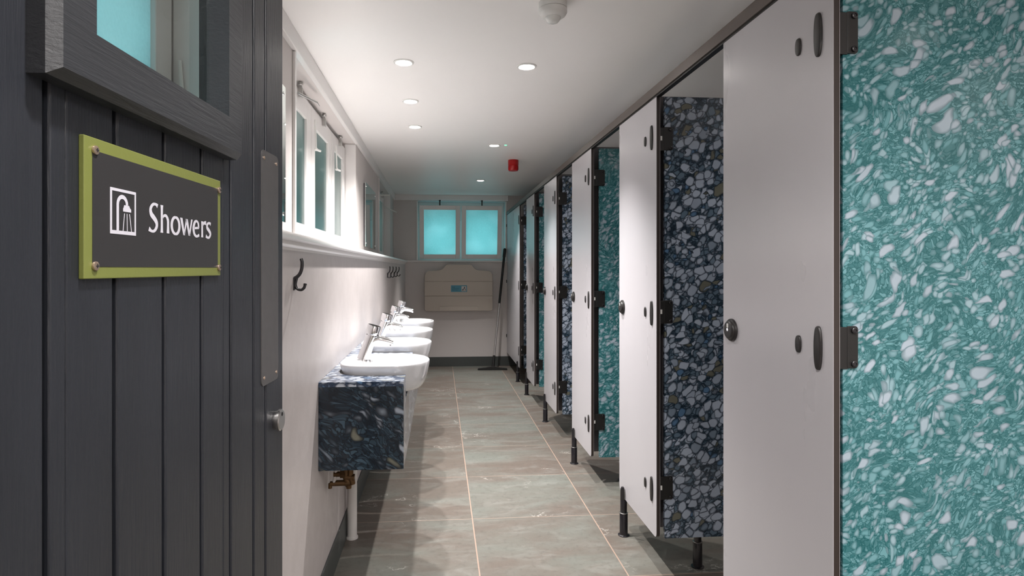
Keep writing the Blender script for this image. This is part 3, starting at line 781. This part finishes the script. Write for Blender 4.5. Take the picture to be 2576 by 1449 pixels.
# ------------------------------------------------------------------ basins, taps, counter
BXC = -0.20; BD = [2.555, 3.20, 3.84, 4.48]
BY = [d - BXC*T for d in BD]
CY0 = 2.222*1.0 - XL*T; CY1 = BY[3] + 0.31
CT, CB, CF = 0.864, 0.535, -0.135
ct = thing('basin_counter', 'long navy chip-patterned counter carrying the four basins', 'counter', (XL, CY0, CB))
def outline(xc, af, ab, b, nb=3.4, n=40):
    out = []
    for k in range(n):
        a = 2*PI*k/n; c, s = math.cos(a), math.sin(a)
        ex = 2.0 + (nb-2.0)*max(0, min(1, (0.35-c)/0.7))
        x = (abs(c)**(2/ex))*math.copysign(1, c)*(af if c > 0 else ab); y = (abs(s)**(2/ex))*math.copysign(1, s)*b
        out.append((xc+x, y))
    return out
WG = XL + 0.0012
bm = B(); ty = 0.1695; hy = 0.195
segs = [CY0]
for y in BY: segs += [y-hy, y+hy]
segs.append(CY1)
for k in range(0, len(segs)-1):
    a, b = segs[k], segs[k+1]
    if k % 2 == 0: box(bm, WG, CF, a, b, CT-0.018, CT)
    else:
        yc = (a+b)/2
        ol_ = [(BXC+p[0], p[1]) for p in outline(0, 0.1595, 0.2135, 0.1845, 3.4, 80)]
        back = sorted([p for p in ol_ if p[0] < CF-0.001], key=lambda p: math.atan2(p[1], -(p[0]-BXC)))
        pts = [(WG, a), (CF, a), (CF, yc+back[0][1])] + [(p[0], yc+p[1]) for p in back] + [(CF, yc+back[-1][1]), (CF, b), (WG, b)]
        prism(bm, pts, CT-0.018, CT, 'z')
ctop = obj('counter_top', bm, M_lit_board, ct, offset=(XL, CY0, CB))
fs = [CY0]
for y in BY: fs += [y-ty, y+ty]
fs.append(CY1)
bm = B()
for k in range(0, len(fs)-1):
    a, b = fs[k], fs[k+1]
    if k == 0: a += 0.012
    if k == len(fs)-2: b -= 0.012
    box(bm, CF-0.018, CF, a, b, CB, (CT-0.018) if k % 2 == 0 else 0.769)
obj('front_panel', bm, M_lit_board, ct, offset=(XL, CY0, CB))
bm = B(); box(bm, WG, CF, CY0, CY0+0.012, CB, CT-0.018); obj('end_panel', bm, M_streak, ct, offset=(XL, CY0, CB))
bm = B(); box(bm, WG, CF, CY1-0.012, CY1, CB, CT-0.018); obj('end_panel', bm, M_streak, ct, offset=(XL, CY0, CB))

TX = -0.318
def basin_mesh():
    b_ = B(); n = 40
    def ring(xc, af, ab, b, z, nb=3.4): return [b_.verts.new((x, y, z)) for x, y in outline(xc, af, ab, b, nb, n)]
    rs = []
    O = (0, 0.158, 0.212, 0.183)
    def so_(s, z, dx=0): return ring(O[0]+dx, O[1]*s, O[2]*s, O[3]*s, z)
    rs.append(so_(0.10, -0.092, 0.02)); rs.append(so_(0.45, -0.090, 0.02)); rs.append(so_(0.66, -0.080, 0.016)); rs.append(so_(0.82, -0.058, 0.008)); rs.append(so_(0.93, -0.022, 0.002))
    rs.append(so_(0.985, 0.010)); rs.append(so_(1.0, 0.024)); rs.append(so_(1.0, 0.032)); rs.append(so_(0.99, 0.0365)); rs.append(so_(0.965, 0.038))
    I = (0.035, 0.100, 0.125, 0.150)
    rs.append(ring(I[0], I[1], I[2], I[3], 0.0365, 2.6))
    for s, z in ((0.965, 0.032), (0.91, 0.018), (0.83, -0.005), (0.70, -0.030), (0.48, -0.050), (0.20, -0.058)):
        rs.append(ring(I[0], I[1]*s, I[2]*s, I[3]*s, z, 2.4))
    for A_, B_ in zip(rs, rs[1:]):
        for k in range(n): b_.faces.new([A_[k], A_[(k+1) % n], B_[(k+1) % n], B_[k]])
    b_.faces.new(rs[0][::-1]); b_.faces.new(rs[-1])
    return b_
blab = ['white semi-recessed basin nearest the viewer', 'second white basin from the viewer', 'third white basin from the viewer', 'white basin farthest from the viewer, at the end of the counter']
tlab = ['large chrome mixer tap on the nearest basin', 'chrome mixer tap on the second basin from the viewer', 'chrome mixer tap on the third basin from the viewer', 'chrome mixer tap on the farthest basin']
def make_basin():
    root = thing('wash_basin', blab[0], 'basin', (BXC, BY[0], CT), group='basins along the counter')
    o = obj('bowl', basin_mesh(), M_ceram, root, smooth=True)
    ss = o.modifiers.new('subd', 'SUBSURF'); ss.levels = 1; ss.render_levels = 2
    bm = B(); lathe(bm, [(0.020, -0.0585), (0.020, -0.0555), (0.014, -0.0545), (0.010, -0.056)], 20, Matrix.Translation((0.035, 0, 0))); obj('drain', bm, M_chrome, root, smooth=True)
    return root
def make_tap():
    root = thing('basin_tap', tlab[0], 'tap', (TX, BY[0], CT+0.0375), group='mixer taps on the basins')
    bm = B()
    pts = smooth_path([(-0.006, 0, 0), (0.002, 0, 0.025), (0.018, 0, 0.070), (0.029, 0, 0.100)], 4)
    tube(bm, pts, [0.0275 - 0.0035*min(1, k/6) for k in range(len(pts))], 24)
    obj('tap_body', bm, M_chrome, root, smooth=True)
    bm = B()
    sp = smooth_path([(0.012, 0, 0.062), (0.048, 0, 0.084), (0.088, 0, 0.079), (0.120, 0, 0.068)], 5)
    n_ = len(sp); tube(bm, sp, [0.0225 - 0.0105*(k/(n_-1))**0.8 for k in range(n_)], 20)
    tube(bm, [(0.114, 0, 0.068), (0.110, 0, 0.057)], [0.0105, 0.0095], 16)
    obj('spout', bm, M_chrome, root, smooth=True)
    bm = B(); ax = Vector((0.28, 0, 0.96)).normalized(); p = Vector((0.029, 0, 0.100))
    tube(bm, [p, p+ax*0.008], [0.018, 0.018], 24); tube(bm, [p+ax*0.006, p+ax*0.011, p+ax*0.042, p+ax*0.046], [0.0275, 0.0290, 0.0295, 0.0275], 32)
    obj('control_knob', bm, M_chrome, root, smooth=True)
    return root
def dup(root, loc, label):
    r = root.copy(); col.objects.link(r); r.location = loc; r['label'] = label
    for ch in list(root.children):
        c = ch.copy(); col.objects.link(c); c.parent = r
        for g_ in ch.children:
            d = g_.copy(); col.objects.link(d); d.parent = c
    return r
b0 = make_basin(); t0 = make_tap()
for k in range(1, 4):
    dup(b0, (BXC, BY[k], CT), blab[k]); dup(t0, (TX, BY[k], CT+0.0375), tlab[k])

# waste pipe and supply valve under the counter
wp = thing('waste_pipe', 'white vertical waste pipe under the near end of the counter', 'pipe', XD(-0.417, 2.86, 0))
bm = B(); tube(bm, [(0, 0, 0), (0, 0, 0.575)], 0.023, 20); tube(bm, [(0, 0, 0.0), (0, 0, 0.008)], 0.028, 20); obj('drop_pipe', bm, M_pvc, wp, smooth=True)
bm = B(); tube(bm, [(-0.018, 0.10, 0), (-0.018, 0.10, 0.575)], 0.012, 14); obj('thin_pipe', bm, M_pvc, wp, smooth=True)
vl = thing('supply_valve', 'tarnished brass water valve under the navy counter', 'valve', XD(-0.375, 2.40, 0.452))
bm = B()
tube(bm, [(-0.062, 0, -0.026), (-0.040, 0, -0.026), (-0.040, 0, -0.026)], 0.010, 12); tube(bm, [(-0.040, 0, -0.024), (0.016, 0, -0.024)], [0.012, 0.012], 12)
tube(bm, [(0.0, 0, -0.024), (0.018, 0, -0.024)], 0.016, 6); tube(bm, [(-0.062, 0, -0.024), (-0.062, 0, -0.044)], [0.007, 0.008], 10)
obj('valve_body', bm, M_brass, vl, smooth=True)
bm = B(); tube(bm, [(-0.048, 0, 0.012), (-0.010, 0, 0.012)], 0.011, 12); tube(bm, [(-0.022, 0, 0.012), (-0.004, 0, 0.012)], 0.016, 6)
tube(bm, [(0.0, 0, 0.081), (0.0, 0, 0.0), (0.008, 0, -0.020)], [0.013, 0.013, 0.015], 12); tube(bm, [(0.0, 0, 0.0), (0.034, 0, -0.004)], [0.015, 0.014], 12)
obj('elbow', bm, M_brass, vl, smooth=True)
bm = B(); tube(bm, [(0.018, 0, 0.081), (0.018, 0, 0.002)], 0.012, 12); tube(bm, [(0.020, 0, -0.002), (0.026, 0, -0.030)], [0.016, 0.013], 6); tube(bm, [(0.012, 0, -0.032), (0.012, 0, -0.046)], [0.012, 0.011], 6)
obj('compression_nut', bm, M_brass, vl, smooth=True)
bm = B(); tube(bm, [(-0.040, 0.0, 0.081), (-0.040, 0.0, 0.012), (-0.046, 0, -0.02)], 0.0075, 10); obj('supply_pipe', bm, M_pvc, vl, smooth=True)

# ------------------------------------------------------------------ coat hooks
def make_hook(label, loc):
    root = thing('coat_hook', label, 'hook', loc, group='black coat hooks on the left wall')
    bm = B(); box(bm, 0, 0.0035, -0.009, 0.009, 0.0, 0.040); obj('back_plate', bm, M_blackm, root, bevel=0.001)
    bm = B()
    P = smooth_path([(0.001, 0, 0.036), (0.012, 0, 0.043), (0.020, 0, 0.054), (0.0245, 0, 0.070), (0.025, 0, 0.088), (0.022, 0, 0.098)], 5)
    n_ = len(P); tube(bm, P, [0.0058 - 0.001*(k/n_) for k in range(n_)], 10)
    P = smooth_path([(0.012, 0, 0.046), (0.007, 0, 0.030), (0.005, 0, 0.016), (0.010, 0, 0.005), (0.022, 0, 0.001), (0.031, 0, 0.007), (0.034, 0, 0.016)], 5)
    n_ = len(P); tube(bm, P, [0.0045]*n_, 10)
    tube(bm, [(0.034, 0, 0.014), (0.0345, 0, 0.018), (0.035, 0, 0.021)], [0.004, 0.006, 0.004], 10)
    obj('double_prong', bm, M_blackm, root, smooth=True)
    return root
hz = atZ(730, atX(739, XL))
h0 = make_hook('single black double coat hook nearest the door', (XL, atX(739, XL)-XL*T, hz))
dd = [atX(p, XL)-XL*T for p in (973.8, 982, 990.4, 998)]
hl = ['nearest black hook of the far row of four', 'second black hook in the far row of four', 'third black hook in the far row of four', 'farthest black hook of the far row of four']
for k in range(4): dup(h0, (XL, dd[k], hz-0.012), hl[k])

# ------------------------------------------------------------------ mirrors
def mirror(d0, d1, z0, z1, label):
    root = thing('wall_mirror', label, 'mirror', (XU, d0-XU*T, z0), group='frameless mirrors on the left wall')
    bm = B(); box(bm, 0.0, 0.014, 0.01, d1-d0-0.01, 0.01, z1-z0-0.01); obj('mirror_backing', bm, M_part, root)
    bm = B(); box(bm, 0.014, 0.019, 0, d1-d0, 0, z1-z0); obj('mirror_glass', bm, M_mirror, root)
    for yy, zz in ((0.03, 0.03), (0.03, z1-z0-0.03), (d1-d0-0.03, 0.03), (d1-d0-0.03, z1-z0-0.03)):
        bm = B(); lathe(bm, [(0.007, 0), (0.007, 0.002), (0.004, 0.0035)], 14, Matrix.Translation((0.019, yy, zz)) @ Matrix.Rotation(R(90), 4, 'Y')); obj('mirror_screw', bm, M_chrome, root, smooth=True)
mirror(4.71, 5.43, 1.462, 1.972, 'narrow mirror between the triple window and the far left window')
mirror(1.68, 2.262, 1.462, 1.972, 'mirror whose edge shows beside the dark door')

# ------------------------------------------------------------------ end wall: baby changing station, squeegee
sd = 7.78
def sx(px): return (px-VX)*sd/F
def sz_(py): return atZ(py, sd)
x0, x1 = sx(1068.5), sx(1239.3); xc = (x0+x1)/2; zb0 = sz_(782)
bs = thing('changing_station', 'cream fold-down baby changing station on the end wall', 'changing station', (xc, YE-0.0015, zb0))
hw = (x1-x0)/2; zt, zsh = sz_(665.5)-zb0, sz_(681)-zb0
def station_outline(g_=0.0):
    pts = [(0.0, zt)]
    pts += [(0.150, zt), (0.160, zt-0.002), (0.172, zt-0.012), (0.188, zt-0.034), (0.206, zt-0.053), (0.228, zt-0.067), (0.255, zt-0.075), (0.300, zt-0.079), (0.360, zt-0.081)]
    for k in range(7):
        a = R(90-90*k/6); pts.append((hw-0.066+0.066*math.cos(a), zt-0.082-0.080+0.080*math.sin(a)))
    pts += [(hw, 0.06)]
    for k in range(5):
        a = R(-90*k/4); pts.append((hw-0.028+0.028*math.cos(a), 0.028+0.028*math.sin(a)))
    return [(p[0]-g_*(p[0] > 0.01), p[1]) for p in pts]
R_ = station_outline(); full = R_ + [(-p[0], p[1]) for p in R_[::-1][:-1]]
bm = B(); prism(bm, [(p[0]*0.98, p[1]*0.985+0.004) for p in full], -0.060, 0.0, 'y'); obj('wall_box', bm, M_station, bs, bevel=0.004)
g1, g2 = sz_(708)-zb0, sz_(744.4)-zb0
# front tray in three moulded bands with shallow grooves between
def clip(poly, za, zb_):
    out = []; n = len(poly)
    def ins(p): return za <= p[1] <= zb_
    def cut(poly, z, keep_above):
        o = []
        for i in range(len(poly)):
            p, q_ = poly[i], poly[(i+1) % len(poly)]
            pi = (p[1] >= z) if keep_above else (p[1] <= z); qi = (q_[1] >= z) if keep_above else (q_[1] <= z)
            if pi: o.append(p)
            if pi != qi:
                t = (z-p[1])/(q_[1]-p[1]); o.append((p[0]+t*(q_[0]-p[0]), z))
        return o
    return cut(cut(poly, za, True), zb_, False)
bm = B()
gg = 0.004
for za, zc_ in ((g1+gg, zt+1), (g2+gg, g1-gg), (0, g2-gg)): prism(bm, clip(full, za, zc_), -0.095, -0.060, 'y')
prism(bm, clip(full, g2-gg-.001, g1+gg+.001), -0.089, -0.060, 'y')
tr = obj('tray_front', bm, M_station, bs, bevel=0.003)
bm = B(); hx0, hx1 = sx(1105.7)-xc, sx(1202.5)-xc
prism(bm, roundrect(hx0, hx1, sz_(781.5)-zb0, sz_(770.6)-zb0, 0.006), -0.108, -0.095, 'y'); obj('handle', bm, M_station, tr, bevel=0.003)
lx0, lx1, lz0, lz1 = sx(1134.4)-xc, sx(1174.6)-xc, sz_(734.4)-zb0, sz_(717.8)-zb0
bm = B(); prism(bm, roundrect(lx0, lx1, lz0, lz1, 0.006), -0.0958, -0.095, 'y'); lb = obj('label_plate', bm, M_lblue, tr)
bm = B(); box(bm, lx1-0.072, lx1-0.010, -0.0962, -0.0958, lz0+0.008, lz1-0.012); obj('pictogram_field', bm, M_lwhite, tr)
def text_obj(name, s, size, M, mat, parent):
    cu = bpy.data.curves.new(name, 'FONT'); cu.body = s; cu.size = size; cu.extrude = 0.0002
    to = bpy.data.objects.new('t', cu); col.objects.link(to)
    dg = bpy.context.evaluated_depsgraph_get(); me = bpy.data.meshes.new_from_object(to.evaluated_get(dg)); bpy.data.objects.remove(to)
    me.transform(M); me.materials.clear(); me.materials.append(mat)
    o = bpy.data.objects.new(name, me); col.objects.link(o); o.parent = parent; return o
for k, s_ in enumerate(('BABY', 'CHANGING', 'STATION')):
    text_obj('label_lettering', s_, 0.0175, Matrix.Translation((lx0+0.012, -0.0961, lz1-0.029-0.019*k)) @ Matrix.Rotation(R(90), 4, 'X'), M_ldark, tr)
bm = B()
cxp, czp = lx1-0.041, (lz0+lz1)/2-0.002
lathe(bm, [(0.0075, 0), (0.0075, 0.0004)], 16, Matrix.Translation((cxp+0.010, -0.0962, czp+0.018)) @ Matrix.Rotation(R(90), 4, 'X'))
def strk(pts, wd):
    Lf = []
    P = [Vector(p) for p in pts]
    for i in range(len(P)-1):
        d = (P[i+1]-P[i]).normalized(); n_ = Vector((-d.y, d.x))*wd/2
        v_ = [bm.verts.new((q_.x, -0.0966, q_.y)) for q_ in (P[i]+n_, P[i+1]+n_, P[i+1]-n_, P[i]-n_)]; bm.faces.new(v_)
strk([(cxp+0.006, czp+0.012), (cxp+0.020, czp-0.010), (cxp+0.020, czp-0.026)], 0.007); strk([(cxp+0.004, czp+0.010), (cxp-0.012, czp-0.004)], 0.006)
strk([(cxp-0.022, czp-0.016), (cxp-0.002, czp-0.008)], 0.011); strk([(cxp-0.026, czp-0.024), (cxp+0.012, czp-0.024)], 0.004)
obj('label_pictogram', bm, M_char, tr)

hd_D = 7.60; hx = 0.670
sq = thing('floor_squeegee', 'black floor squeegee with steel and black pole leaning in the far corner', 'squeegee', (hx, hd_D-0.05, 0))
top = Vector((0.860-hx, YE-0.035-(hd_D-0.05), 1.555))
b0_ = Vector((0.005, 0, 0.028))
bm = B()
pts = roundrect(-0.185, 0.185, 0.0, 0.034, [0.004, 0.004, 0.016, 0.016], 3)
prism(bm, [( -0.185, 0.004), (0.185, 0.004), (0.185, 0.024), (0.09, 0.034), (0.03, 0.046), (-0.03, 0.046), (-0.09, 0.034), (-0.185, 0.024)], -0.022, 0.014, 'y')
hd_ = obj('head', bm, M_black, sq, bevel=0.003)
bm = B(); box(bm, -0.188, 0.188, -0.016, -0.010, 0.0, 0.012); box(bm, -0.188, 0.188, 0.002, 0.008, 0.0, 0.012); obj('rubber_blade', bm, M_black, hd_)
hd_.rotation_euler = (0, 0, R(-4))
def along(t): return b0_ + (top-b0_)*t
bm = B(); tube(bm, [along(0.0), along(0.02), along(0.10)], [0.022, 0.018, 0.016], 14); obj('socket', bm, M_black, sq, smooth=True)
bm = B(); tube(bm, [along(0.09), along(0.54)], 0.0125, 14); obj('pole', bm, M_steel, sq, smooth=True)
bm = B(); tube(bm, [along(0.53), along(0.92), along(0.93), along(0.99), along(1.0)], [0.0150, 0.0155, 0.020, 0.021, 0.014], 14); obj('grip', bm, M_black, sq, smooth=True)

# ------------------------------------------------------------------ ceiling fittings
dlab = {0: ['left-row ceiling downlight nearest the viewer', 'middle ceiling downlight of the left row', 'farthest ceiling downlight of the left row'],
        1: ['right-row ceiling downlight nearest the viewer', 'ceiling downlight beside the small green light', 'ceiling downlight nearest the end window']}
def downlight(x, y, lab):
    root = thing('ceiling_downlight', lab, 'downlight', (x, y, CEIL), group='recessed ceiling downlights')
    bm = B(); n = 32; rs = []
    for r_, z in ((0.048, 0.0), (0.047, -0.0035), (0.040, -0.006), (0.0365, -0.0045), (0.0355, 0.0)):
        rs.append([bm.verts.new((r_*math.cos(2*PI*k/n), r_*math.sin(2*PI*k/n), z)) for k in range(n)])
    for A_, B_ in zip(rs, rs[1:]):
        for k in range(n): bm.faces.new([A_[k], A_[(k+1) % n], B_[(k+1) % n], B_[k]])
    obj('bezel', bm, M_plast, root, smooth=True)
    bm = B(); lathe(bm, [(0.0365, -0.0008), (0.0365, -0.0040), (0.033, -0.0050)], 28); obj('lens', bm, M_lamp, root, smooth=True)
for k, (x, y) in enumerate(LAMP_LEFT): downlight(x, y, dlab[0][k])
for k, (x, y) in enumerate(LAMP_RIGHT): downlight(x, y, dlab[1][k])
gy = atZ and (CEIL-H)*F/(VY-366); gx = (1271-VX)*gy/F
bm = B(); lathe(bm, [(0.011, 0), (0.011, -0.002), (0.007, -0.004), (0.0, -0.0045)][:3], 16); g_o = obj('indicator_light', bm, M_led, None, smooth=True)
g_o.location = XD(gx, gy, CEIL); tag(g_o, 'small green indicator light on the ceiling beside a downlight', 'indicator light')
rd = (CEIL-H)*F/(VY-404); rx = (1290-VX)*rd/F
al = thing('alarm_sounder', 'red cylindrical fire alarm sounder on the ceiling', 'alarm', XD(rx, rd, CEIL))
bm = B(); lathe(bm, [(0.046, 0), (0.047, -0.004), (0.047, -0.046), (0.044, -0.049)], 28); obj('base', bm, M_red, al, smooth=True)
bm = B(); lathe(bm, [(0.044, -0.049), (0.0465, -0.052), (0.0465, -0.084), (0.040, -0.095), (0.020, -0.098)], 28); obj('sounder_cap', bm, M_red, al, smooth=True)
ed = (CEIL-H)*F/(VY-10); ex_ = (1389-VX)*ed/F
sn = thing('motion_sensor', 'round white motion sensor on the ceiling', 'sensor', XD(ex_, ed, CEIL))
bm = B(); lathe(bm, [(0.052, 0), (0.052, -0.022), (0.0505, -0.023)], 36); obj('base', bm, M_plast, sn, smooth=True)
bm = B(); lathe(bm, [(0.0505, -0.0235), (0.052, -0.025), (0.052, -0.036), (0.046, -0.046), (0.034, -0.053)], 36); obj('housing', bm, M_plast, sn, smooth=True)
bm = B(); lathe(bm, [(0.029, -0.052), (0.028, -0.058), (0.021, -0.069), (0.010, -0.074)], 28); obj('lens_dome', bm, M_clearp, sn, smooth=True)
